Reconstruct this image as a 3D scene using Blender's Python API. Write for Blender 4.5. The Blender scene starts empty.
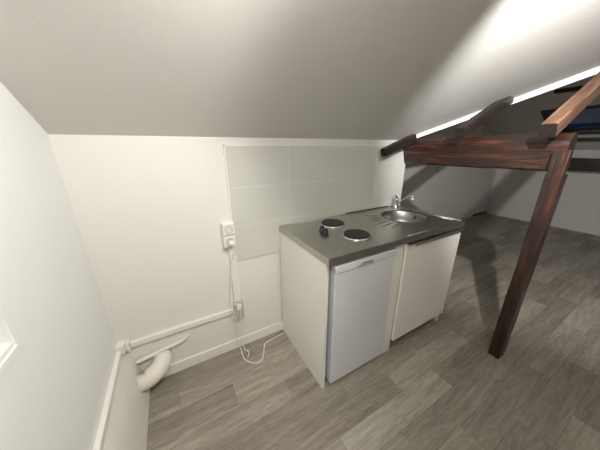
import bpy, bmesh, math, random
from mathutils import Vector, Matrix, noise
random.seed(4)
SC = bpy.context.scene
COL = SC.collection
PI = math.pi

# ------------------------------------------------------------------ room figures (metres)
XL, XE, XF = -1.025, 1.265, 5.5        # left wall, end of the kitchen wall, far wall
YB, YR = 0.0, 0.926                    # kitchen wall, recessed wall
YN = -4.0                              # near end, behind the camera
HC, SL, HF = 1.4745, 0.6, 2.45         # low end of the slope, its pitch, flat ceiling
YFLAT = -(HF-HC)/SL

# ------------------------------------------------------------------ materials
def new_mat(name):
    m = bpy.data.materials.new(name); m.use_nodes = True
    nt = m.node_tree; b = nt.nodes['Principled BSDF']
    return m, nt, b
def N(nt, t, **kw):
    n = nt.nodes.new(t)
    for k, v in kw.items(): setattr(n, k, v)
    return n
def setin(n, **kw):
    for k, v in kw.items(): n.inputs[k.replace('_', ' ')].default_value = v
def ramp(nt, stops):
    r = N(nt, 'ShaderNodeValToRGB'); e = r.color_ramp.elements
    while len(e) < len(stops): e.new(0.5)
    for el, (p, c) in zip(e, stops): el.position = p; el.color = (*c, 1)
    return r
def plain(name, col, rough=0.5, metal=0.0, var=0.03, scale=12.0, bump=0.0, bscale=120.0, spec=0.5, coat=0.0):
    m, nt, b = new_mat(name)
    tc = N(nt, 'ShaderNodeTexCoord'); nz = N(nt, 'ShaderNodeTexNoise')
    setin(nz, Scale=scale, Detail=4.0)
    nt.links.new(tc.outputs['Object'], nz.inputs['Vector'])
    a = tuple(max(0, c*(1-var)) for c in col); d = tuple(min(1, c*(1+var)) for c in col)
    r = ramp(nt, [(0.3, a), (0.7, d)])
    nt.links.new(nz.outputs['Fac'], r.inputs['Fac']); nt.links.new(r.outputs['Color'], b.inputs['Base Color'])
    b.inputs['Roughness'].default_value = rough; b.inputs['Metallic'].default_value = metal
    b.inputs['Specular IOR Level'].default_value = spec
    b.inputs['Coat Weight'].default_value = coat
    if bump:
        n2 = N(nt, 'ShaderNodeTexNoise'); setin(n2, Scale=bscale, Detail=3.0)
        nt.links.new(tc.outputs['Object'], n2.inputs['Vector'])
        bp = N(nt, 'ShaderNodeBump'); bp.inputs['Strength'].default_value = bump; bp.inputs['Distance'].default_value = 0.004
        nt.links.new(n2.outputs['Fac'], bp.inputs['Height']); nt.links.new(bp.outputs['Normal'], b.inputs['Normal'])
    return m

M = {}
M['wall_warm'] = plain('wall_paint_warm', (0.80, 0.785, 0.745), 0.75, var=0.012, scale=2, bump=0.12, bscale=90, spec=0.2)
M['wall_cool'] = plain('wall_paint_cool', (0.88, 0.885, 0.875), 0.75, var=0.012, scale=2, bump=0.12, bscale=90, spec=0.2)
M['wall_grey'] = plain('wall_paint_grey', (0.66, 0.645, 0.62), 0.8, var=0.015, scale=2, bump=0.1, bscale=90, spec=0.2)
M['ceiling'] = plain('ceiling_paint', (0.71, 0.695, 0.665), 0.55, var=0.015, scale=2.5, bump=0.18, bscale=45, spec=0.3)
M['white_trim'] = plain('white_trim', (0.86, 0.83, 0.78), 0.45, var=0.01, bump=0.06, bscale=40)
M['casing'] = plain('casing_paint', (0.76, 0.735, 0.69), 0.6, var=0.03, scale=5, bump=0.15, bscale=25)
M['bright_white'] = plain('bright_white_board', (0.90, 0.90, 0.89), 0.5, var=0.01)
M['panel'] = plain('cabinet_laminate', (0.88, 0.86, 0.80), 0.42, var=0.01, spec=0.4)
M['panel_edge'] = plain('cabinet_edging', (0.84, 0.80, 0.70), 0.4, var=0.01)
M['fridge'] = plain('fridge_enamel', (0.74, 0.755, 0.78), 0.35, var=0.01, bump=0.05, bscale=160)
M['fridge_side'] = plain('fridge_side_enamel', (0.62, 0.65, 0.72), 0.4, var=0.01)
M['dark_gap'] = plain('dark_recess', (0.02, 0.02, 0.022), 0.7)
M['black_plastic'] = plain('black_plastic', (0.012, 0.013, 0.02), 0.3, spec=0.6)
M['iron'] = plain('cast_iron', (0.018, 0.018, 0.022), 0.42, var=0.2, scale=60, bump=0.2, bscale=200)
M['chrome'] = plain('chrome', (0.72, 0.73, 0.74), 0.14, 1.0, var=0.01)
M['alu'] = plain('aluminium', (0.62, 0.61, 0.60), 0.3, 1.0, var=0.02)
M['rim'] = plain('hob_rim_steel', (0.80, 0.78, 0.74), 0.25, 1.0, var=0.02)
M['plastic'] = plain('white_plastic', (0.84, 0.82, 0.78), 0.35, var=0.01)
M['plastic_grey'] = plain('greyed_plastic', (0.50, 0.49, 0.46), 0.4, var=0.02)
M['cord'] = plain('white_cord', (0.82, 0.80, 0.76), 0.4, var=0.01)
M['pvc'] = plain('pvc_paint', (0.80, 0.765, 0.70), 0.45, var=0.03, scale=14, bump=0.12, bscale=18)
M['dark_frame'] = plain('roof_window_frame', (0.03, 0.035, 0.04), 0.5)
M['earth'] = plain('dusk_ground', (0.08, 0.08, 0.08), 0.9)

def wood(name, c0, c1, c2, rough=0.42, gs=1.0):
    m, nt, b = new_mat(name)
    tc = N(nt, 'ShaderNodeTexCoord'); mp = N(nt, 'ShaderNodeMapping')
    mp.inputs['Scale'].default_value = (1.6*gs, 22*gs, 22*gs)
    nt.links.new(tc.outputs['Object'], mp.inputs['Vector'])
    n1 = N(nt, 'ShaderNodeTexNoise'); setin(n1, Scale=2.2, Detail=7.0, Roughness=0.62, Distortion=0.6)
    nt.links.new(mp.outputs['Vector'], n1.inputs['Vector'])
    r = ramp(nt, [(0.28, c0), (0.52, c1), (0.78, c2)])
    nt.links.new(n1.outputs['Fac'], r.inputs['Fac'])
    n3 = N(nt, 'ShaderNodeTexNoise'); setin(n3, Scale=5.0, Detail=3.0)
    nt.links.new(tc.outputs['Object'], n3.inputs['Vector'])
    r3 = ramp(nt, [(0.3, (0.45, 0.42, 0.40)), (0.65, (1, 1, 1))])
    nt.links.new(n3.outputs['Fac'], r3.inputs['Fac'])
    mx = N(nt, 'ShaderNodeMix'); mx.data_type = 'RGBA'; mx.blend_type = 'MULTIPLY'; mx.inputs['Factor'].default_value = 0.7
    nt.links.new(r.outputs['Color'], mx.inputs[6]); nt.links.new(r3.outputs['Color'], mx.inputs[7])
    nt.links.new(mx.outputs[2], b.inputs['Base Color'])
    b.inputs['Roughness'].default_value = rough
    b.inputs['Coat Weight'].default_value = 0.25; b.inputs['Coat Roughness'].default_value = 0.25
    bp = N(nt, 'ShaderNodeBump'); bp.inputs['Strength'].default_value = 0.5; bp.inputs['Distance'].default_value = 0.006
    nt.links.new(n1.outputs['Fac'], bp.inputs['Height']); nt.links.new(bp.outputs['Normal'], b.inputs['Normal'])
    return m
M['wood'] = wood('stained_beam', (0.005, 0.0025, 0.002), (0.024, 0.0075, 0.0045), (0.13, 0.040, 0.017))
M['wood_light'] = wood('stained_beam_worn', (0.06, 0.023, 0.013), (0.18, 0.085, 0.052), (0.38, 0.25, 0.18))
M['wood_dark'] = wood('stained_beam_dark', (0.006, 0.004, 0.0035), (0.020, 0.011, 0.009), (0.055, 0.032, 0.026))
M['wood_end'] = plain('end_grain', (0.018, 0.011, 0.010), 0.6, var=0.4, scale=40)

# vinyl plank floor, boards running along X
def floor_mat():
    m, nt, b = new_mat('vinyl_planks')
    L = nt.links.new
    tc = N(nt, 'ShaderNodeTexCoord'); sx = N(nt, 'ShaderNodeSeparateXYZ'); L(tc.outputs['Object'], sx.inputs[0])
    def mth(op, a, bb=None, c=None):
        n = N(nt, 'ShaderNodeMath', operation=op)
        for i, v in enumerate((a, bb, c)):
            if v is None: continue
            if isinstance(v, (int, float)): n.inputs[i].default_value = v
            else: L(v, n.inputs[i])
        return n.outputs[0]
    W, LN = 0.1384, 0.78
    ys = mth('DIVIDE', mth('ADD', sx.outputs['Y'], 0.274+13.84), W)
    row = mth('FLOOR', ys); fy = mth('FRACT', ys)
    off = mth('FRACT', mth('ADD', mth('MULTIPLY', row, 0.3819), 0.9765))
    xs = mth('ADD', mth('DIVIDE', mth('ADD', sx.outputs['X'], 10.0), LN), off)
    colm = mth('FLOOR', xs); fx = mth('FRACT', xs)
    cb = N(nt, 'ShaderNodeCombineXYZ'); L(row, cb.inputs[0]); L(colm, cb.inputs[1])
    wn = N(nt, 'ShaderNodeTexWhiteNoise', noise_dimensions='2D'); L(cb.outputs[0], wn.inputs['Vector'])
    # grain, shifted per board
    add = N(nt, 'ShaderNodeVectorMath', operation='MULTIPLY_ADD')
    L(wn.outputs['Color'], add.inputs[0]); add.inputs[1].default_value = (9, 9, 9); L(tc.outputs['Object'], add.inputs[2])
    mp = N(nt, 'ShaderNodeMapping'); mp.inputs['Scale'].default_value = (1.1, 11, 1); L(add.outputs[0], mp.inputs['Vector'])
    n1 = N(nt, 'ShaderNodeTexNoise'); setin(n1, Scale=1.9, Detail=8.0, Roughness=0.66, Distortion=1.1); L(mp.outputs[0], n1.inputs['Vector'])
    mp2 = N(nt, 'ShaderNodeMapping'); mp2.inputs['Scale'].default_value = (7, 60, 1); L(add.outputs[0], mp2.inputs['Vector'])
    n2 = N(nt, 'ShaderNodeTexNoise'); setin(n2, Scale=2.0, Detail=5.0, Roughness=0.7); L(mp2.outputs[0], n2.inputs['Vector'])
    t = mth('ADD', mth('MULTIPLY', n1.outputs['Fac'], 0.55), mth('MULTIPLY', n2.outputs['Fac'], 0.38))
    t = mth('ADD', t, mth('MULTIPLY', mth('SUBTRACT', wn.outputs['Value'], 0.5), 0.16))
    r = ramp(nt, [(0.27, (0.160, 0.140, 0.113)), (0.46, (0.290, 0.262, 0.217)), (0.64, (0.46, 0.425, 0.36))])
    L(t, r.inputs['Fac'])
    # joints
    e1 = mth('LESS_THAN', mth('MINIMUM', fy, mth('SUBTRACT', 1.0, fy)), 0.012)
    e2 = mth('LESS_THAN', mth('MINIMUM', fx, mth('SUBTRACT', 1.0, fx)), 0.0021)
    e = mth('MAXIMUM', e1, e2)
    mx = N(nt, 'ShaderNodeMix'); mx.data_type = 'RGBA'; mx.blend_type = 'MULTIPLY'
    L(mth('MULTIPLY', e, 0.38), mx.inputs['Factor']); L(r.outputs['Color'], mx.inputs[6]); mx.inputs[7].default_value = (0.35, 0.33, 0.30, 1)
    L(mx.outputs[2], b.inputs['Base Color'])
    b.inputs['Roughness'].default_value = 0.5; b.inputs['Specular IOR Level'].default_value = 0.35
    bp = N(nt, 'ShaderNodeBump'); bp.inputs['Strength'].default_value = 0.15; bp.inputs['Distance'].default_value = 0.002
    L(n2.outputs['Fac'], bp.inputs['Height']); L(bp.outputs['Normal'], b.inputs['Normal'])
    return m
M['floor'] = floor_mat()

# glossy wall tiles 0.405 x 0.245
def tile_mat():
    m, nt, b = new_mat('glossy_wall_tiles'); L = nt.links.new
    tc = N(nt, 'ShaderNodeTexCoord'); sx = N(nt, 'ShaderNodeSeparateXYZ'); L(tc.outputs['Object'], sx.inputs[0])
    def mth(op, a, bb=None):
        n = N(nt, 'ShaderNodeMath', operation=op)
        for i, v in enumerate((a, bb)):
            if v is None: continue
            if isinstance(v, (int, float)): n.inputs[i].default_value = v
            else: L(v, n.inputs[i])
        return n.outputs[0]
    fx = mth('FRACT', mth('DIVIDE', mth('ADD', sx.outputs['X'], 8.1-0.0875), 0.81))
    fz = mth('FRACT', mth('DIVIDE', mth('SUBTRACT', sx.outputs['Z'], 1.4295-2.42), 0.242))
    e1 = mth('LESS_THAN', mth('MINIMUM', fx, mth('SUBTRACT', 1.0, fx)), 0.003)
    e2 = mth('LESS_THAN', mth('MINIMUM', fz, mth('SUBTRACT', 1.0, fz)), 0.009)
    e = mth('MAXIMUM', e1, e2)
    mx = N(nt, 'ShaderNodeMix'); mx.data_type = 'RGBA'; L(e, mx.inputs['Factor'])
    mx.inputs[6].default_value = (0.665, 0.665, 0.62, 1); mx.inputs[7].default_value = (0.74, 0.73, 0.68, 1)
    L(mx.outputs[2], b.inputs['Base Color'])
    mr = N(nt, 'ShaderNodeMix'); L(e, mr.inputs[0]); mr.inputs[2].default_value = 0.16; mr.inputs[3].default_value = 0.7
    L(mr.outputs[0], b.inputs['Roughness']); b.inputs['Specular IOR Level'].default_value = 0.45
    n = N(nt, 'ShaderNodeTexNoise'); setin(n, Scale=5.0, Detail=2.0); L(tc.outputs['Object'], n.inputs['Vector'])
    bp = N(nt, 'ShaderNodeBump'); bp.inputs['Strength'].default_value = 0.12; bp.inputs['Distance'].default_value = 0.01
    L(n.outputs['Fac'], bp.inputs['Height']); L(bp.outputs['Normal'], b.inputs['Normal'])
    return m
M['tile'] = tile_mat()

def steel_mat(name, col, rough):
    m, nt, b = new_mat(name); L = nt.links.new
    tc = N(nt, 'ShaderNodeTexCoord')
    mp = N(nt, 'ShaderNodeMapping'); mp.inputs['Scale'].default_value = (4, 240, 240); L(tc.outputs['Object'], mp.inputs['Vector'])
    n = N(nt, 'ShaderNodeTexNoise'); setin(n, Scale=2.0, Detail=4.0); L(mp.outputs[0], n.inputs['Vector'])
    n2 = N(nt, 'ShaderNodeTexNoise'); setin(n2, Scale=14.0, Detail=5.0, Roughness=0.7); L(tc.outputs['Object'], n2.inputs['Vector'])
    r = ramp(nt, [(0.3, tuple(c*0.86 for c in col)), (0.7, col)]); L(n2.outputs['Fac'], r.inputs['Fac']); L(r.outputs['Color'], b.inputs['Base Color'])
    r2 = ramp(nt, [(0.25, (rough-0.05,)*3), (0.75, (rough+0.08,)*3)]); L(n.outputs['Fac'], r2.inputs['Fac']); L(r2.outputs['Color'], b.inputs['Roughness'])
    b.inputs['Metallic'].default_value = 1.0
    bp = N(nt, 'ShaderNodeBump'); bp.inputs['Strength'].default_value = 0.05; bp.inputs['Distance'].default_value = 0.001
    L(n.outputs['Fac'], bp.inputs['Height']); L(bp.outputs['Normal'], b.inputs['Normal'])
    return m
M['steel'] = steel_mat('brushed_steel', (0.58, 0.575, 0.525), 0.34)
M['steel_bowl'] = steel_mat('polished_steel', (0.36, 0.355, 0.34), 0.33)

mg, nt, b = new_mat('window_glass')
b.inputs['Base Color'].default_value = (0.9, 0.95, 1, 1); b.inputs['Roughness'].default_value = 0.02
b.inputs['Transmission Weight'].default_value = 1.0; b.inputs['IOR'].default_value = 1.45
M['glass'] = mg

# ------------------------------------------------------------------ mesh helpers
WL = {}
def wloc(o):
    return WL.get(o.name, Vector((0, 0, 0))) if o else Vector((0, 0, 0))
def obj(name, bm, mat, parent=None, smooth=False, bevel=0.0, mats=None):
    bmesh.ops.recalc_face_normals(bm, faces=bm.faces[:])
    p = wloc(parent)
    if p.length: bmesh.ops.translate(bm, verts=bm.verts[:], vec=-p)
    me = bpy.data.meshes.new(name); bm.to_mesh(me); bm.free()
    for mm in (mats or [mat]): me.materials.append(mm)
    if smooth:
        for f in me.polygons: f.use_smooth = True
    o = bpy.data.objects.new(name, me); COL.objects.link(o)
    if parent: o.parent = parent; WL[o.name] = p
    if bevel:
        md = o.modifiers.new('bevel', 'BEVEL'); md.width = bevel; md.segments = 2; md.limit_method = 'ANGLE'; md.angle_limit = 0.6
        if not smooth:
            for f in me.polygons: f.use_smooth = True
            md.harden_normals = True
    return o
def thing(name, label, cat, loc=(0, 0, 0), group=None):
    o = bpy.data.objects.new(name, None); COL.objects.link(o); o.location = loc
    o.empty_display_size = 0.05
    o['label'] = label; o['category'] = cat
    if group: o['group'] = group
    WL[o.name] = Vector(loc); return o
def tag(o, label, cat, group=None):
    o['label'] = label; o['category'] = cat
    if group: o['group'] = group
    return o
def struct(o): o['kind'] = 'structure'; return o
def BM(): return bmesh.new()
def box(bm, x0, x1, y0, y1, z0, z1):
    v = [bm.verts.new((x, y, z)) for x in (x0, x1) for y in (y0, y1) for z in (z0, z1)]
    for f in ((0, 1, 3, 2), (4, 6, 7, 5), (0, 4, 5, 1), (2, 3, 7, 6), (0, 2, 6, 4), (1, 5, 7, 3)):
        bm.faces.new([v[i] for i in f])
    return bm
def prism(bm, pts, vec):
    """closed prism: polygon pts (3D) pushed along vec"""
    v = Vector(vec); a = [bm.verts.new(p) for p in pts]; c = [bm.verts.new(Vector(p)+v) for p in pts]
    n = len(a); bm.faces.new(a); bm.faces.new(c[::-1])
    for i in range(n): bm.faces.new([a[i], a[(i+1) % n], c[(i+1) % n], c[i]])
    return bm
def tube(bm, pts, r, seg=10, cap=True):
    pts = [Vector(p) for p in pts]; rings = []; up = None
    for i, p in enumerate(pts):
        t = (pts[min(i+1, len(pts)-1)]-pts[max(i-1, 0)]).normalized()
        if up is None: up = t.orthogonal().normalized()
        up = (up-t*up.dot(t)).normalized(); sd = t.cross(up)
        rr = r[i] if isinstance(r, (list, tuple)) else r
        rings.append([bm.verts.new(p+up*rr*math.cos(2*PI*k/seg)+sd*rr*math.sin(2*PI*k/seg)) for k in range(seg)])
    for a, c in zip(rings, rings[1:]):
        for k in range(seg): bm.faces.new([a[k], a[(k+1) % seg], c[(k+1) % seg], c[k]])
    if cap: bm.faces.new(rings[0][::-1]); bm.faces.new(rings[-1])
    return bm
def smooth_path(pts, n=8):
    P = [Vector(p) for p in pts]; out = []
    for i in range(len(P)-1):
        p0, p1, p2, p3 = P[max(i-1, 0)], P[i], P[i+1], P[min(i+2, len(P)-1)]
        for k in range(n):
            t = k/n
            out.append(0.5*((2*p1)+(p2-p0)*t+(2*p0-5*p1+4*p2-p3)*t*t+(3*p1-p0-3*p2+p3)*t**3))
    return out+[P[-1]]
def lathe(bm, prof, c, seg=48, axis='Z', cap0=True, cap1=True):
    c = Vector(c); rings = []
    for r, h in prof:
        ring = []
        for k in range(seg):
            a = 2*PI*k/seg; u, w = r*math.cos(a), r*math.sin(a)
            d = {'Z': (u, w, h), 'Y': (u, h, w), 'X': (h, u, w)}[axis]
            ring.append(bm.verts.new(c+Vector(d)))
        rings.append(ring)
    for a, b2 in zip(rings, rings[1:]):
        for k in range(seg): bm.faces.new([a[k], a[(k+1) % seg], b2[(k+1) % seg], b2[k]])
    if cap0: bm.faces.new(rings[0][::-1])
    if cap1: bm.faces.new(rings[-1])
    return bm

# ------------------------------------------------------------------ SETTING
T = 0.12
struct(obj('floor', box(BM(), XL-T, XF+T, YN-T, YR+T, -0.1, 0), M['floor']))

# left wall with a window opening (gable end of the sloping ceiling)
WY0, WY1, WZ0, WZ1 = -1.46, -0.652, 0.938, 1.72
def zc(y): return min(HF, HC-SL*y)
bm = BM()
def lpoly(yz): prism(bm, [(XL, y, z) for y, z in yz], (-T, 0, 0))
lpoly([(YB, 0), (WY1, 0), (WY1, zc(WY1)), (YB, zc(YB))])
lpoly([(WY1, 0), (WY0, 0), (WY0, WZ0), (WY1, WZ0)])
lpoly([(WY1, WZ1), (WY0, WZ1), (WY0, zc(WY0)), (WY1, zc(WY1))])
lpoly([(WY0, 0), (YN, 0), (YN, HF), (YFLAT, HF), (WY0, zc(WY0))])
struct(obj('wall_left', bm, M['wall_cool']))
# kitchen wall, its return, and the recessed wall with the gable of the far room
struct(obj('wall_back', box(BM(), XL-T, XE, YB, YB+T, 0, HC+0.0), M['wall_warm']))
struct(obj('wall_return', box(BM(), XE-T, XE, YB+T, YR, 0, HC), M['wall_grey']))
ZW = 1.655                                    # west slope over the far room: z = ZW + 0.5 (x - 1.25)
ZE, SE = 1.362, 0.5                           # east slope rises from the far wall
XW1 = 1.25+(HF-ZW)/0.5; XE1 = XF-(HF-ZE)/SE
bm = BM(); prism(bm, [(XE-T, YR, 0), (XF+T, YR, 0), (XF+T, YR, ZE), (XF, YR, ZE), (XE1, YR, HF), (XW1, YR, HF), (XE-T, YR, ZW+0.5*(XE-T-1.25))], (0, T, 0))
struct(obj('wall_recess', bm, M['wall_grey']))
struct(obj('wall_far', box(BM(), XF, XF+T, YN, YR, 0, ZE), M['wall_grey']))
struct(obj('wall_near', box(BM(), XL-T, XF+T, YN-T, YN, 0, HF), M['wall_warm']))
# sloping ceiling over the kitchen, cut along the valley line
V0 = Vector((1.230, -0.040, HC+SL*0.040)); V1 = Vector((2.112, -0.801, HC+SL*0.801))
dV = (V1-V0)/(V0.y-V1.y)
V2 = V0+dV*(V0.y-YFLAT)
def under(pts, t=0.06):
    return prism(BM(), pts, (0, 0, t))
CP = [(XL-T, YB, HC), (XE, YB, HC), tuple(V0), tuple(V2), (XL-T, YFLAT, HF)]
CP[1] = (V0.x, YB, HC)
def cdz(x, y):                                # ridge and sag shaped to catch a bright streak and brighten the ceiling beyond
    d = (x-0.414)*0.669-(y+0.758)*0.743
    t = max(0.0, d-0.08)
    return -0.012*t*t/(t+0.15)*1.15+0.003*math.exp(-((d+0.01)/0.035)**2)
bm = BM(); NR, NC = 100, 200; g = []
for j in range(NR+1):
    y = YB+(YFLAT-YB)*j/NR
    xe = V0.x if y > V0.y else V0.x+dV.x*(V0.y-y)
    row = []
    for i in range(NC+1):
        x = (XL-T)+(xe-XL+T)*i/NC
        row.append(bm.verts.new((x, y, HC-SL*y+cdz(x, y)*min(1, -y/0.1)*min(1, (y-YFLAT)/0.3))))
    g.append(row)
for j in range(NR):
    for i in range(NC): bm.faces.new([g[j][i], g[j][i+1], g[j+1][i+1], g[j+1][i]])
r_ = bmesh.ops.extrude_face_region(bm, geom=bm.faces[:])
bmesh.ops.translate(bm, verts=[v for v in r_['geom'] if isinstance(v, bmesh.types.BMVert)], vec=(0, 0, 0.06))
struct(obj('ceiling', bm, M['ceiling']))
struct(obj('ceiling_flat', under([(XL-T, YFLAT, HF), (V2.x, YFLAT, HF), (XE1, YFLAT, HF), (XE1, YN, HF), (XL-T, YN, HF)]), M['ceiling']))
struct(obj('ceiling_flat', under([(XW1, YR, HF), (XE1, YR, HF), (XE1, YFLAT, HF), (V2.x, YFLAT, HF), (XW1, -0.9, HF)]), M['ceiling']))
# west slope beyond the valley, east slope with the roof window
def zw(x): return ZW+0.5*(x-1.25)
struct(obj('ceiling_slope', under([(XE-T, YR, zw(XE-T)), (XW1, YR, HF), (XW1, YFLAT, HF), (XE-T, 0.0, zw(XE-T))]), M['ceiling']))
# roof window opening on the east slope
SX0, SX1, SY0, SY1 = 4.37, 5.02, -1.15, 0.14
def ze(x): return ZE+SE*(XF-x)
bm = BM()
def ep(x0, x1, y0, y1): prism(bm, [(x0, y0, ze(x0)), (x1, y0, ze(x1)), (x1, y1, ze(x1)), (x0, y1, ze(x0))], (0, 0, 0.10))
ep(XE1, SX0, YN, YR); ep(SX1, XF+T, YN, YR); ep(SX0, SX1, YN, SY0); ep(SX0, SX1, SY1, YR)
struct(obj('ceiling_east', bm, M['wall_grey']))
# white downstand board that finishes the cut edge of the ceiling
side = Vector((V1.y-V0.y, -(V1.x-V0.x), 0)).normalized()*-0.018
Ve = V0+dV*(V0.y+1.45)
dz1 = Vector((0, 0, cdz(V1.x, V1.y)))
bm = BM(); prism(bm, [V0, V1+dz1, Ve+dz1*1.5, Ve+dz1*1.5-Vector((0, 0, 0.050)), V1+dz1-Vector((0, 0, 0.047)), V0+Vector((0.03, -0.026, -0.014))], side)
struct(obj('trim_1', bm, M['bright_white']))
# casing boxing-in pipes along the left wall
bm = BM(); prism(bm, [(XL, 0, 0), (XL, 0, 0.318), (-1.012, 0, 0.318), (-0.985, 0, 0.262), (-0.962, 0, 0.200), (-0.945, 0, 0.10), (-0.925, 0, 0)], (0, YN, 0))
o = struct(obj('trim_2', bm, M['casing'], bevel=0.004))
struct(obj('baseboard_back', box(BM(), -0.945, XE, -0.012, 0, 0, 0.078), M['white_trim'], bevel=0.004))
struct(obj('baseboard_recess', box(BM(), 4.95, XF, YR-0.012, YR, 0, 0.05), M['dark_frame']))
# small high window in the left wall
w = struct(obj('window_1', box(box(box(box(BM(), XL-T, XL-T+0.04, WY0, WY1, WZ0, WZ0+0.05), XL-T, XL-T+0.04, WY0, WY1, WZ1-0.05, WZ1), XL-T, XL-T+0.04, WY1-0.05, WY1, WZ0+0.05, WZ1-0.05), XL-T, XL-T+0.04, WY0, WY0+0.05, WZ0+0.05, WZ1-0.05), M['bright_white']))
obj('window_pane', box(BM(), XL-T+0.015, XL-T+0.021, WY0+0.05, WY1-0.05, WZ0+0.05, WZ1-0.05), M['glass'], w)
obj('window_sill', box(BM(), XL-T+0.04, XL, WY0, WY1, WZ0, WZ0+0.012), M['white_trim'], w)
bm = BM()
for a in ((WY0-0.012, WY1+0.012, WZ0-0.012, WZ0), (WY0-0.012, WY1+0.012, WZ1, WZ1+0.012), (WY1, WY1+0.012, WZ0, WZ1), (WY0-0.012, WY0, WZ0, WZ1)):
    box(bm, XL, XL+0.005, *a)
obj('window_trim', bm, M['bright_white'], w)
# roof window
bm = BM()
def eb(bm, x0, x1, y0, y1, d0, d1): prism(bm, [(x0, y0, ze(x0)+d0), (x1, y0, ze(x1)+d0), (x1, y1, ze(x1)+d0), (x0, y1, ze(x0)+d0)], (0, 0, d1-d0))
for a in ((SX0, SX0+0.05, SY0, SY1), (SX1-0.05, SX1, SY0, SY1), (SX0+0.05, SX1-0.05, SY1-0.05, SY1), (SX0+0.05, SX1-0.05, SY0, SY0+0.05)):
    eb(bm, *a, -0.01, 0.06)
w2 = struct(obj('window_2', bm, M['dark_frame']))
bm = BM(); eb(bm, SX0+0.05, SX1-0.05, SY0+0.05, SY1-0.05, 0.02, 0.026)
obj('window_pane', bm, M['glass'], w2)

# ------------------------------------------------------------------ TIMBER
def timber(name, p0, p1, w, h, mat, up=(0, 0, 1), jitter=0.003, nseg=14, sec=None, endmat=None, cut0=None, flare=0.0):
    """hewn timber, length along local X"""
    p0, p1 = Vector(p0), Vector(p1); L = (p1-p0).length
    x = (p1-p0).normalized(); y = Vector(up).cross(x).normalized(); z = x.cross(y)
    sec = sec or [(-w/2, -h/2), (w/2, -h/2), (w/2, h/2), (-w/2, h/2)]
    # refine the outline
    ref = []; n = len(sec)
    for i in range(n):
        a, c = Vector(sec[i]), Vector(sec[(i+1) % n])
        ref.append(a+(c-a)*0.07); ref.append(a+(c-a)*0.5); ref.append(a+(c-a)*0.93)
    bm = BM(); rings = []; sd = random.random()*50
    for s in range(nseg+1):
        xx = L*s/nseg; ring = []
        for k, q in enumerate(ref):
            nv = noise.noise_vector(Vector((xx*7+sd, q.x*25+sd, q.y*25)))*jitter
            dx = 0
            if s == 0 and cut0: dx = cut0*(q.y)
            fl = -flare*math.exp(-xx/0.10)*max(0, q.y+0.06)/0.14 if q.x < 0 else 0
            ring.append(bm.verts.new((xx+dx, q.x+nv.y+fl, q.y+nv.z)))
        rings.append(ring)
    m = len(ref)
    for a, c in zip(rings, rings[1:]):
        for k in range(m): bm.faces.new([a[k], a[(k+1) % m], c[(k+1) % m], c[k]])
    f0 = bm.faces.new(rings[0][::-1]); f1 = bm.faces.new(rings[-1])
    f0.material_index = f1.material_index = 1 if endmat else 0
    o = obj(name, bm, mat, mats=[mat]+([endmat] if endmat else []))
    R = Matrix((x, y, z)).transposed().to_4x4(); R.translation = p0; o.matrix_world = R
    return o

# main tie beam: runs from the end of the kitchen wall towards the camera side, top face tilted to the rafters
BX = 1.235
sec = [(0.052, -0.08), (0.057, 0.08), (0.004, 0.126), (-0.042, 0.105), (-0.066, -0.075)]
o = timber('ceiling_beam', (BX+0.055, -0.005, 1.36), (BX+0.055, -0.988, 1.36), 0, 0, M['wood'], sec=[(-a, b_) for a, b_ in sec][::-1], jitter=0.004, nseg=24, endmat=M['wood'], flare=0.045)
tag(o, 'thick dark brown hewn horizontal beam between the kitchen wall and the wooden post', 'beam')
# post
bm = BM()
def post_mesh():
    bm = BM(); x0, x1, y0, y1 = 0, 1.277, 0.0325, 0.0415
    rings = []
    hs = [0, 0.02]+[0.02+1.25*i/22 for i in range(1, 23)]
    for s, h in enumerate(hs):
        ring = []
        for k, (a, c) in enumerate(((-1, -1), (-0.9, -1), (0, -1), (0.9, -1), (1, -1), (1, 0), (1, 1), (0.9, 1), (0, 1), (-0.9, 1), (-1, 1), (-1, 0))):
            nv = noise.noise_vector(Vector((h*6, a*2.0, c*2.0)))*0.0035
            ring.append(bm.verts.new((h, a*0.0415+nv.y, c*0.0335+nv.z)))
        rings.append(ring)
    for a, c in zip(rings, rings[1:]):
        for k in range(12): bm.faces.new([a[k], a[(k+1) % 12], c[(k+1) % 12], c[k]])
    bm.faces.new(rings[0][::-1]); bm.faces.new(rings[-1])
    return bm
bm = post_mesh()
box(bm, 1.265, 1.397, -0.040, -0.012, -0.032, 0.032)       # tongue lapped over the beam's face
o = obj('wooden_post', bm, M['wood_light'], mats=[M['wood']])
# local x -> world z, local y -> world x, local z -> world y
R = Matrix(((0, 1, 0, 1.240), (0, 0, 1, -0.979), (1, 0, 0, 0), (0, 0, 0, 1))); o.matrix_world = R
tag(o, 'reddish brown square wooden post standing on the floor under the end of the beam', 'post')

G = 'short rafters crossing over the beam'
def rafter(x0, z0, x1, slope, y, w, h, mat, label, endmat=M['wood_end'], cut=0.0, up=(0, 0, 1)):
    o = timber('rafter', (x0, y, z0), (x1, y, z0+slope*(x1-x0)), w, h, mat, jitter=0.0025, nseg=12, endmat=endmat, cut0=cut)
    return tag(o, label, 'rafter', G)
rafter(0.890, 1.378, 1.232, 0.33, -0.075, 0.055, 0.062, M['wood_dark'], 'short almost black rafter stub poking out beside the kitchen wall above the sink')
rafter(1.150, 1.505, 1.735, 0.44, -0.475, 0.058, 0.066, M['wood_dark'], 'dark brown middle rafter whose tip ends at the white ceiling edge')
rafter(1.140, 1.492, 2.06, 0.495, -0.915, 0.066, 0.072, M['wood_light'], 'large worn light brown rafter resting on the beam end beside the post')

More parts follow.
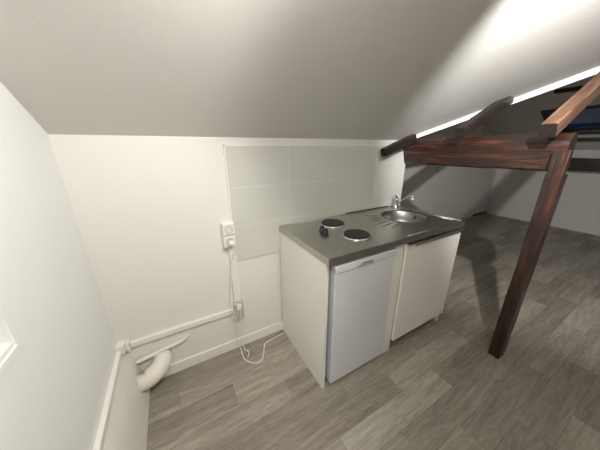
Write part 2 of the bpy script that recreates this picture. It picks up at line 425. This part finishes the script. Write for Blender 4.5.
# far timbers of the other room
o = timber('ceiling_beam', (5.30, YR, 1.14), (5.30, YN, 1.14), 0.12, 0.19, M['wood_dark'], jitter=0.004); tag(o, 'dark horizontal beam in front of the far wall, seen behind the post', 'beam')
o = timber('purlin', (5.18, YR, 1.545), (5.18, YN, 1.545), 0.10, 0.10, M['wood_dark'], jitter=0.004); tag(o, 'dark purlin under the blue roof window in the far slope', 'beam')
o = timber('purlin', (4.02, -0.06, 2.14), (4.02, -2.6, 2.14), 0.09, 0.12, M['wood_dark'], jitter=0.004); tag(o, 'black purlin end just under the white ceiling edge', 'beam')

# ------------------------------------------------------------------ SPLASHBACK TILES
bm = BM()
prism(bm, [(-0.3175, 0, 0.7035), (0.0, 0, 0.7035), (XE-0.004, 0, 0.7035), (XE-0.004, 0, 1.4295), (-0.3175, 0, 1.4295)], (0, -0.008, 0))
sp = obj('tiled_splashback', bm, M['tile']); tag(sp, 'glossy pale wall tiles behind and left of the worktop', 'splashback')
bm = BM(); box(bm, -0.3215, -0.3125, -0.0095, -0.0, 0.7035, 1.4335); box(bm, -0.3215, XE-0.004, -0.0095, 0, 1.4275, 1.4345)
obj('edge_trim', bm, M['white_trim'], sp)

# ------------------------------------------------------------------ KITCHENETTE
W_, D_, HT = 1.2244, 0.600, 0.9006
YBK = -0.0085
wt = thing('worktop', 'stainless steel kitchenette worktop with two hotplates and a round sink', 'worktop', (W_/2, -D_/2, HT-0.04))
SCX, SCY, SR = 0.950, -0.285, 0.165
bm = BM()
x0, x1, y0, y1 = 0.0, W_, -D_, YBK
zt = HT
NSEG = 64
inner, outer = [], []
px0 = 0.74
for k in range(NSEG):
    a = 2*PI*k/NSEG; dx, dy = math.cos(a), math.sin(a)
    inner.append(bm.verts.new((SCX+SR*dx, SCY+SR*dy, zt)))
    t = min((x1-SCX)/dx if dx > 1e-6 else 9, (px0-SCX)/dx if dx < -1e-6 else 9, (y1-SCY)/dy if dy > 1e-6 else 9, (y0-SCY)/dy if dy < -1e-6 else 9)
    outer.append(bm.verts.new((SCX+t*dx, SCY+t*dy, zt)))
for k in range(NSEG): bm.faces.new([inner[k], inner[(k+1) % NSEG], outer[(k+1) % NSEG], outer[k]])
for cx, cy in ((x1, y1), (x1, y0), (px0, y1), (px0, y0)):   # close the four corners
    a = math.atan2(cy-SCY, cx-SCX) % (2*PI); k = int(a/(2*PI/NSEG))
    v = bm.verts.new((cx, cy, zt)); bm.faces.new([outer[k], v, outer[(k+1) % NSEG]])
vs = [bm.verts.new(p) for p in ((x0, y0, zt), (px0, y0, zt), (px0, y1, zt), (x0, y1, zt))]; bm.faces.new(vs)
# folded front, side and back edges
def quad(p): bm.faces.new([bm.verts.new(q) for q in p])
zb = HT-0.040
quad([(x0, y0, zt), (x1, y0, zt), (x1, y0, zb), (x0, y0, zb)])
quad([(x0, y0, zt), (x0, y1, zt), (x0, y1, zb), (x0, y0, zb)])
quad([(x1, y0, zt), (x1, y1, zt), (x1, y1, zb), (x1, y0, zb)])
quad([(x0, y1, zt), (x1, y1, zt), (x1, y1, zb), (x0, y1, zb)])
# underside ring under hob side
quad([(x0, y0, zb), (0.74, y0, zb), (0.74, y1, zb), (x0, y1, zb)])
quad([(0.74, y0, zb), (x1, y0, zb), (x1, y0+0.05, zb), (0.74, y0+0.05, zb)])
bmesh.ops.remove_doubles(bm, verts=bm.verts[:], dist=1e-5)
obj('top_sheet', bm, M['steel'], wt)
# pressed raised border round the sink half and along the back
bm = BM()
def bar(pts, r, flat=0.45):
    b2 = BM(); tube(b2, pts, r, 8)
    for v in b2.verts: v.co.z = zt+(v.co.z-zt)*flat
    me = bpy.data.meshes.new('t'); b2.to_mesh(me); b2.free(); bm.from_mesh(me); bpy.data.meshes.remove(me)
def at(x, y): return (x, y, zt+0.001)
bar([at(0.012, YBK-0.012), at(W_-0.012, YBK-0.012)], 0.008)
bar([at(W_-0.012, YBK-0.016), at(W_-0.012, -D_+0.02)], 0.0035)
bar([at(W_-0.02, -D_+0.014), at(0.60, -D_+0.014)], 0.004)
bar([at(W_-0.045, -0.06), at(W_-0.045, -D_+0.06)], 0.005)
obj('raised_border', bm, M['steel'], wt, smooth=True)
obj('back_lip_shade', box(BM(), 0.60, 1.10, YBK-0.0035, YBK-0.0003, zt-0.002, zt+0.009), M['dark_gap'], wt)  # black strip in place of the dark reflection and shade along the back lip
# drainer ribs fanning away from the bowl
for k in range(9):
    a = math.radians(146+k*10.5)
    r0 = SR+0.030; r1 = 0.40-0.012*abs(k-3.5)**1.3
    p0 = (SCX+r0*math.cos(a), SCY+r0*math.sin(a)); p1 = (SCX+r1*math.cos(a+0.10*(k-4)/4), SCY+r1*math.sin(a)*0.86)
    bm = BM(); b_pts = [at(*p0), at((p0[0]+p1[0])/2, (p0[1]+p1[1])/2), at(*p1)]
    bar(b_pts, [0.003, 0.0062, 0.003], 0.6)
    obj('drainer_rib', bm, M['steel_bowl'], wt, smooth=True)
bm = BM()
lathe(bm, [(SR+0.012, zt+0.0005), (SR+0.008, zt+0.004), (SR+0.001, zt+0.003), (SR-0.006, zt-0.006), (SR-0.014, zt-0.06), (SR-0.03, zt-0.115), (SR-0.065, zt-0.135), (0.03, zt-0.142), (0.028, zt-0.150)], (SCX, SCY, 0), 64, cap0=False)
sb = obj('sink_bowl', bm, M['steel_bowl'], wt, smooth=True)
bm = BM()
lathe(bm, [(0.032, zt-0.1415), (0.028, zt-0.1385), (0.022, zt-0.141), (0.004, zt-0.143)], (SCX, SCY, 0), 24)
obj('plug_hole', bm, M['chrome'], sb, smooth=True)
bm = BM()
for dx in (0.0,): box(bm, SCX+SR-0.022, SCX+SR-0.010, SCY-0.004+dx, SCY+0.006+dx, zt-0.040, zt-0.024)
obj('overflow_slot', bm, M['dark_gap'], sb)
for cx, cy, r in ((0.345, -0.170, 0.080), (0.335, -0.425, 0.080)):
    bm = BM(); lathe(bm, [(r+0.010, zt), (r+0.011, zt+0.003), (r+0.006, zt+0.009), (r-0.001, zt+0.010), (r-0.002, zt+0.006)], (cx, cy, 0), 48)
    rim = obj('hotplate_rim', bm, M['rim'], wt, smooth=True)
    bm = BM(); lathe(bm, [(r-0.001, zt+0.006), (r-0.002, zt+0.0155), (r-0.006, zt+0.018), (0.052, zt+0.018), (0.050, zt+0.0168), (0.037, zt+0.0168), (0.035, zt+0.018), (0.022, zt+0.018), (0.020, zt+0.0155), (0.001, zt+0.0155)], (cx, cy, 0), 48)
    obj('hotplate', bm, M['iron'], rim)
for cx, cy in ((0.190, -0.262), (0.178, -0.318)):
    bm = BM(); lathe(bm, [(0.019, zt), (0.020, zt+0.004), (0.0175, zt+0.007), (0.016, zt+0.030), (0.013, zt+0.034)], (cx, cy, 0), 24)
    kn = obj('hob_knob', bm, M['black_plastic'], wt, smooth=True)
    bm = BM(); box(bm, cx-0.015, cx+0.015, cy-0.0035, cy+0.0035, zt+0.028, zt+0.040); obj('knob_grip', bm, M['black_plastic'], kn, bevel=0.0015)
# mixer tap
TX, TY = 1.135, -0.060
bm = BM(); lathe(bm, [(0.026, zt), (0.026, zt+0.006), (0.020, zt+0.012), (0.019, zt+0.060), (0.021, zt+0.066), (0.020, zt+0.080), (0.012, zt+0.088)], (TX, TY, 0), 24)
tap = obj('faucet', bm, M['chrome'], wt, smooth=True)
bm = BM(); tube(bm, smooth_path([(TX, TY-0.012, zt+0.035), (TX-0.002, TY-0.06, zt+0.075), (TX-0.005, TY-0.120, zt+0.118), (TX-0.006, TY-0.148, zt+0.130), (TX-0.006, TY-0.158, zt+0.122), (TX-0.006, TY-0.160, zt+0.108)]), 0.0075, 12)
obj('spout', bm, M['chrome'], tap, smooth=True)
bm = BM(); tube(bm, [(TX, TY, zt+0.086), (TX-0.004, TY+0.006, zt+0.098), (TX-0.03, TY-0.004, zt+0.112)], [0.012, 0.009, 0.005], 10)
obj('lever', bm, M['chrome'], tap, smooth=True)
bm = BM(); lathe(bm, [(0.0095, zt+0.098), (0.0095, zt+0.112)], (TX-0.006, TY-0.160, 0), 16); obj('aerator', bm, M['plastic'], tap, smooth=True)

# white left end panel
o = obj('end_panel', box(BM(), 0.002, 0.020, -0.578, -0.013, 0, HT-0.041), M['panel'], bevel=0.001)
tag(o, 'cream laminate end panel carrying the left end of the worktop', 'panel')

# sink base cabinet
cb = thing('sink_cabinet', 'cream kitchenette base cabinet with one door under the sink', 'cabinet', (0.87, -0.30, 0))
bm = BM(); box(bm, 0.512, 0.530, -0.560, -0.013, 0, HT-0.041); box(bm, 0.512, 0.597, -0.578, -0.560, 0, HT-0.041)
obj('left_panel', bm, M['panel'], cb, bevel=0.001)
obj('right_panel', box(BM(), 1.192, 1.210, -0.574, -0.013, 0, HT-0.041), M['panel'], cb, bevel=0.001)
obj('bottom_shelf', box(BM(), 0.530, 1.192, -0.555, -0.013, 0.10, 0.118), M['panel'], cb)
obj('back_panel', box(BM(), 0.530, 1.192, -0.030, -0.013, 0.118, HT-0.16), M['panel'], cb)
dr = obj('door', box(BM(), 0.598, 1.206, -0.598, -0.580, 0.098, 0.846), M['panel'], cb, bevel=0.0015)
bm = BM(); box(bm, 0.600, 1.204, -0.614, -0.580, 0.846, 0.851); box(bm, 0.68, 1.204, -0.614, -0.611, 0.838, 0.846)
obj('handle', bm, M['alu'], dr)
bm = BM(); box(bm, 0.680, 1.200, -0.5990, -0.597, 0.818, 0.846); obj('handle_shade', bm, M['plastic_grey'], dr)  # flat grey strip standing for the shade beneath the handle bar

# mini fridge
fr = thing('mini_fridge', 'white undercounter mini fridge between the end panel and sink cabinet', 'fridge', (0.27, -0.3, 0))
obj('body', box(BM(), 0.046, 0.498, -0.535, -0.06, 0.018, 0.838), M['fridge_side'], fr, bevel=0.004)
for fx in (0.07, 0.47):
    for fy in (-0.50, -0.10):
        bm = BM(); lathe(bm, [(0.016, 0), (0.016, 0.018)], (fx, fy, 0), 14); obj('foot', bm, M['black_plastic'], fr)
fd = obj('door', box(BM(), 0.053, 0.500, -0.592, -0.540, 0.022, 0.800), M['fridge'], fr, bevel=0.007)
bm = BM()
pts = [(0.051, 0.803), (0.150, 0.800), (0.205, 0.803), (0.235, 0.820), (0.300, 0.820), (0.325, 0.803), (0.400, 0.801), (0.502, 0.803), (0.502, 0.835), (0.496, 0.842), (0.057, 0.842), (0.051, 0.835)]
prism(bm, [(x, -0.598, z) for x, z in pts], (0, 0.055, 0))
obj('grip_strip', bm, M['fridge'], fd, bevel=0.002)
obj('grip_hollow', box(BM(), 0.205, 0.325, -0.5935, -0.590, 0.792, 0.812), M['plastic_grey'], fd)

# ------------------------------------------------------------------ ELECTRICS ON THE WALL
def socket_plate(parent, cx, zc_, yf):
    bm = BM(); box(bm, cx-0.036, cx+0.036, yf-0.011, yf, zc_-0.037, zc_+0.037); p = obj('faceplate', bm, M['plastic'], parent, bevel=0.004)
    bm = BM(); lathe(bm, [(0.0235, -0.0115), (0.0225, -0.014), (0.0195, -0.014), (0.0195, -0.0112)], (cx, yf, zc_), 28, 'Y', cap0=True, cap1=False)
    obj('socket_ring', bm, M['plastic_grey'], p, smooth=True)
    bm = BM(); lathe(bm, [(0.0195, -0.0118), (0.001, -0.0118)], (cx, yf, zc_), 28, 'Y', cap0=False)
    obj('socket_well', bm, M['plastic'], p)
    bm = BM()
    for dx in (-0.0095, 0.0095): lathe(bm, [(0.0028, -0.0124), (0.0005, -0.0124)], (cx+dx, yf, zc_), 10, 'Y', cap0=False)
    obj('socket_holes', bm, M['dark_gap'], p)
    return p
s = thing('wall_socket', 'white double wall socket at the left edge of the tiles', 'socket', (-0.345, 0, 0.90))
bm = BM(); box(bm, -0.385, -0.309, -0.030, -0.0005, 0.822, 0.984); obj('back_box', bm, M['plastic'], s, bevel=0.004)
socket_plate(s, -0.347, 0.943, -0.030); socket_plate(s, -0.347, 0.864, -0.030)
bm = BM(); box(bm, -0.3835, -0.3105, -0.0312, -0.030, 0.9015, 0.905); obj('divider_line', bm, M['plastic_grey'], s)

s = thing('wall_socket', 'greyish surface box low on the wall at the end of the trunking', 'socket', (-0.337, 0, 0.33))
obj('back_box', box(BM(), -0.371, -0.303, -0.034, -0.0005, 0.262, 0.400), M['plastic_grey'], s, bevel=0.004)  # box coloured grey to carry the shade it stands in
obj('top_plug', box(BM(), -0.350, -0.318, -0.048, -0.0345, 0.352, 0.392), M['plastic'], s, bevel=0.004)

def trunk(name, a, label):
    t = obj(name, box(BM(), *a), M['white_trim'], bevel=0.003); return tag(t, label, 'trunking')
trunk('cable_trunking', (-0.357, -0.315, -0.016, -0.0005, 0.402, 0.820), 'vertical white trunking between the double socket and low grey box')
trunk('cable_trunking', (-0.965, -0.373, -0.020, -0.0005, 0.316, 0.352), 'horizontal white trunking along the kitchen wall to the corner')
trunk('cable_trunking', (XL+0.0005, XL+0.024, -2.6, -0.055, 0.319, 0.352), 'white trunking running along the left wall towards the camera')
bm = BM(); box(bm, XL+0.0005, -0.985, -0.054, -0.0005, 0.3185, 0.376)
box(bm, -0.985, -0.966, -0.036, -0.0005, 0.311, 0.370)
o = obj('corner_box', bm, M['plastic'], bevel=0.003); tag(o, 'small white trunking corner box in the wall corner', 'corner box')

fx = obj('wall_fixing', box(BM(), 3.27, 3.37, YR-0.008, YR-0.0005, 1.075, 1.088), M['plastic_grey']); tag(fx, 'small grey metal fixing on the grey wall of the far room', 'fixing')
bm = BM(); lathe(bm, [(0.010, -0.012), (0.010, 0.0)], (3.34, YR-0.0005, 1.02), 12, 'Y'); obj('screw', bm, M['plastic_grey'], fx)
# cords
cr = thing('power_cord', 'white power cord plugged into the double socket, trailing onto the floor', 'cord', (-0.34, -0.03, 0.0))
bm = BM(); lathe(bm, [(0.0185, -0.0005), (0.0185, -0.022), (0.014, -0.034), (0.006, -0.040)], (-0.343, -0.0445, 0.862), 20, 'Y')
obj('plug', bm, M['plastic'], cr, smooth=True)
pth = [(-0.340, -0.079, 0.857), (-0.335, -0.068, 0.80), (-0.352, -0.026, 0.70), (-0.366, -0.022, 0.56), (-0.372, -0.022, 0.50), (-0.380, -0.050, 0.42),
       (-0.376, -0.050, 0.33), (-0.366, -0.045, 0.22), (-0.372, -0.030, 0.12), (-0.360, -0.030, 0.03), (-0.352, -0.040, 0.004), (-0.356, -0.075, 0.004),
       (-0.352, -0.140, 0.004), (-0.310, -0.195, 0.004), (-0.255, -0.205, 0.004), (-0.218, -0.150, 0.004), (-0.180, -0.080, 0.004), (-0.120, -0.065, 0.004), (-0.050, -0.058, 0.004), (-0.006, -0.050, 0.004)]
bm = BM(); tube(bm, smooth_path(pth), 0.0034, 8); obj('lead', bm, M['cord'], cr, smooth=True)
bm = BM(); tube(bm, smooth_path([(-0.334, -0.049, 0.372), (-0.334, -0.058, 0.34), (-0.340, -0.052, 0.26), (-0.330, -0.040, 0.16), (-0.336, -0.032, 0.06), (-0.330, -0.050, 0.006), (-0.310, -0.090, 0.0035), (-0.330, -0.13, 0.0035)]), 0.0030, 8)
o = obj('power_cord', bm, M['cord'], smooth=True); tag(o, 'thin white flex hanging from the low grey box to the floor', 'cord')

# pipe bits in the corner
bm = BM(); tube(bm, smooth_path([(-0.962, -0.026, 0.207), (-0.90, -0.020, 0.214), (-0.80, -0.016, 0.226), (-0.720, -0.014, 0.238), (-0.690, -0.014, 0.250), (-0.668, -0.014, 0.272)]), [0.0125]*41, 12)
o = obj('wall_pipe', bm, M['pvc'], smooth=True); tag(o, 'thin white painted pipe on the wall above the fat elbow duct', 'pipe')
bm = BM(); ra = 0.088
pts = []
for k in range(15):
    a = -PI/2+k/14*PI/2
    pts.append((-0.918+ra*math.cos(a), -0.012+ra*math.sin(a), 0.128+0.038*k/14))
tube(bm, [(-0.966, pts[0][1], pts[0][2])]+pts+[(pts[-1][0], -0.001, pts[-1][2])], 0.053, 24)
dk = obj('waste_pipe', bm, M['pvc'], smooth=True); tag(dk, 'fat off-white elbow pipe bending from the low casing into the wall', 'pipe')

# ------------------------------------------------------------------ LIGHT
def lamp(name, loc, e, col, r):
    l = bpy.data.lights.new(name, 'POINT'); l.energy = e; l.color = col; l.shadow_soft_size = r
    o = bpy.data.objects.new(name, l); COL.objects.link(o); o.location = loc; return o
WC = (1.0, 0.965, 0.905)
lamp('lamp_under_the_ceiling', (-0.60, -1.75, 2.30), 25, WC, 0.10)
lamp('fill_by_the_kitchen', (-0.30, -0.95, 1.85), 3, WC, 0.12)  # weak added fill light, no fixture
def spot(name, loc, aim, e, ang, blend, r, col):
    sp_ = bpy.data.lights.new(name, 'SPOT'); sp_.energy = e; sp_.spot_size = math.radians(ang); sp_.spot_blend = blend; sp_.shadow_soft_size = r; sp_.color = col
    so = bpy.data.objects.new(name, sp_); COL.objects.link(so); so.location = loc
    so.rotation_euler = (Vector(aim)-Vector(loc)).to_track_quat('-Z', 'Y').to_euler()
spot('fill_spot_to_the_corner', (-0.10, -1.10, 1.90), (-1.0, -0.70, 1.0), 43, 122, 0.6, 0.10, WC)  # added fill, aimed to brighten the left corner and spare the ceiling
spot('spotlight_to_the_room', (0.38, -1.40, 2.05), (2.35, -0.62, 1.52), 168, 98, 0.6, 0.02, (1.0, 0.985, 0.955))
w = bpy.data.worlds.new('dusk'); SC.world = w; w.use_nodes = True
bg = w.node_tree.nodes['Background']; bg.inputs['Color'].default_value = (0.04, 0.14, 0.34, 1); bg.inputs['Strength'].default_value = 0.06

# ------------------------------------------------------------------ CAMERA (solved from the photograph)
f_px, pitch, yaw, roll = 229.384, 0.3220, 0.5077, -0.0059
cam = bpy.data.cameras.new('camera'); co = bpy.data.objects.new('camera', cam); COL.objects.link(co)
cam.sensor_fit = 'HORIZONTAL'; cam.sensor_width = 36; cam.lens = 36*f_px/600; cam.clip_start = 0.02
fw = Vector((math.sin(yaw)*math.cos(pitch), math.cos(yaw)*math.cos(pitch), -math.sin(pitch)))
rt = Vector((math.cos(yaw), -math.sin(yaw), 0)); up = rt.cross(fw)
r2 = math.cos(roll)*rt+math.sin(roll)*up; u2 = -math.sin(roll)*rt+math.cos(roll)*up
Mx = Matrix((r2, u2, -fw)).transposed().to_4x4(); Mx.translation = Vector((-0.6094, -1.4089, 1.4122))
co.matrix_world = Mx
SC.camera = co
vs_ = SC.view_settings; vs_.view_transform = 'Standard'; vs_.look = 'None'; vs_.gamma = 1; vs_.use_curve_mapping = False
vs_.exposure = 0.0
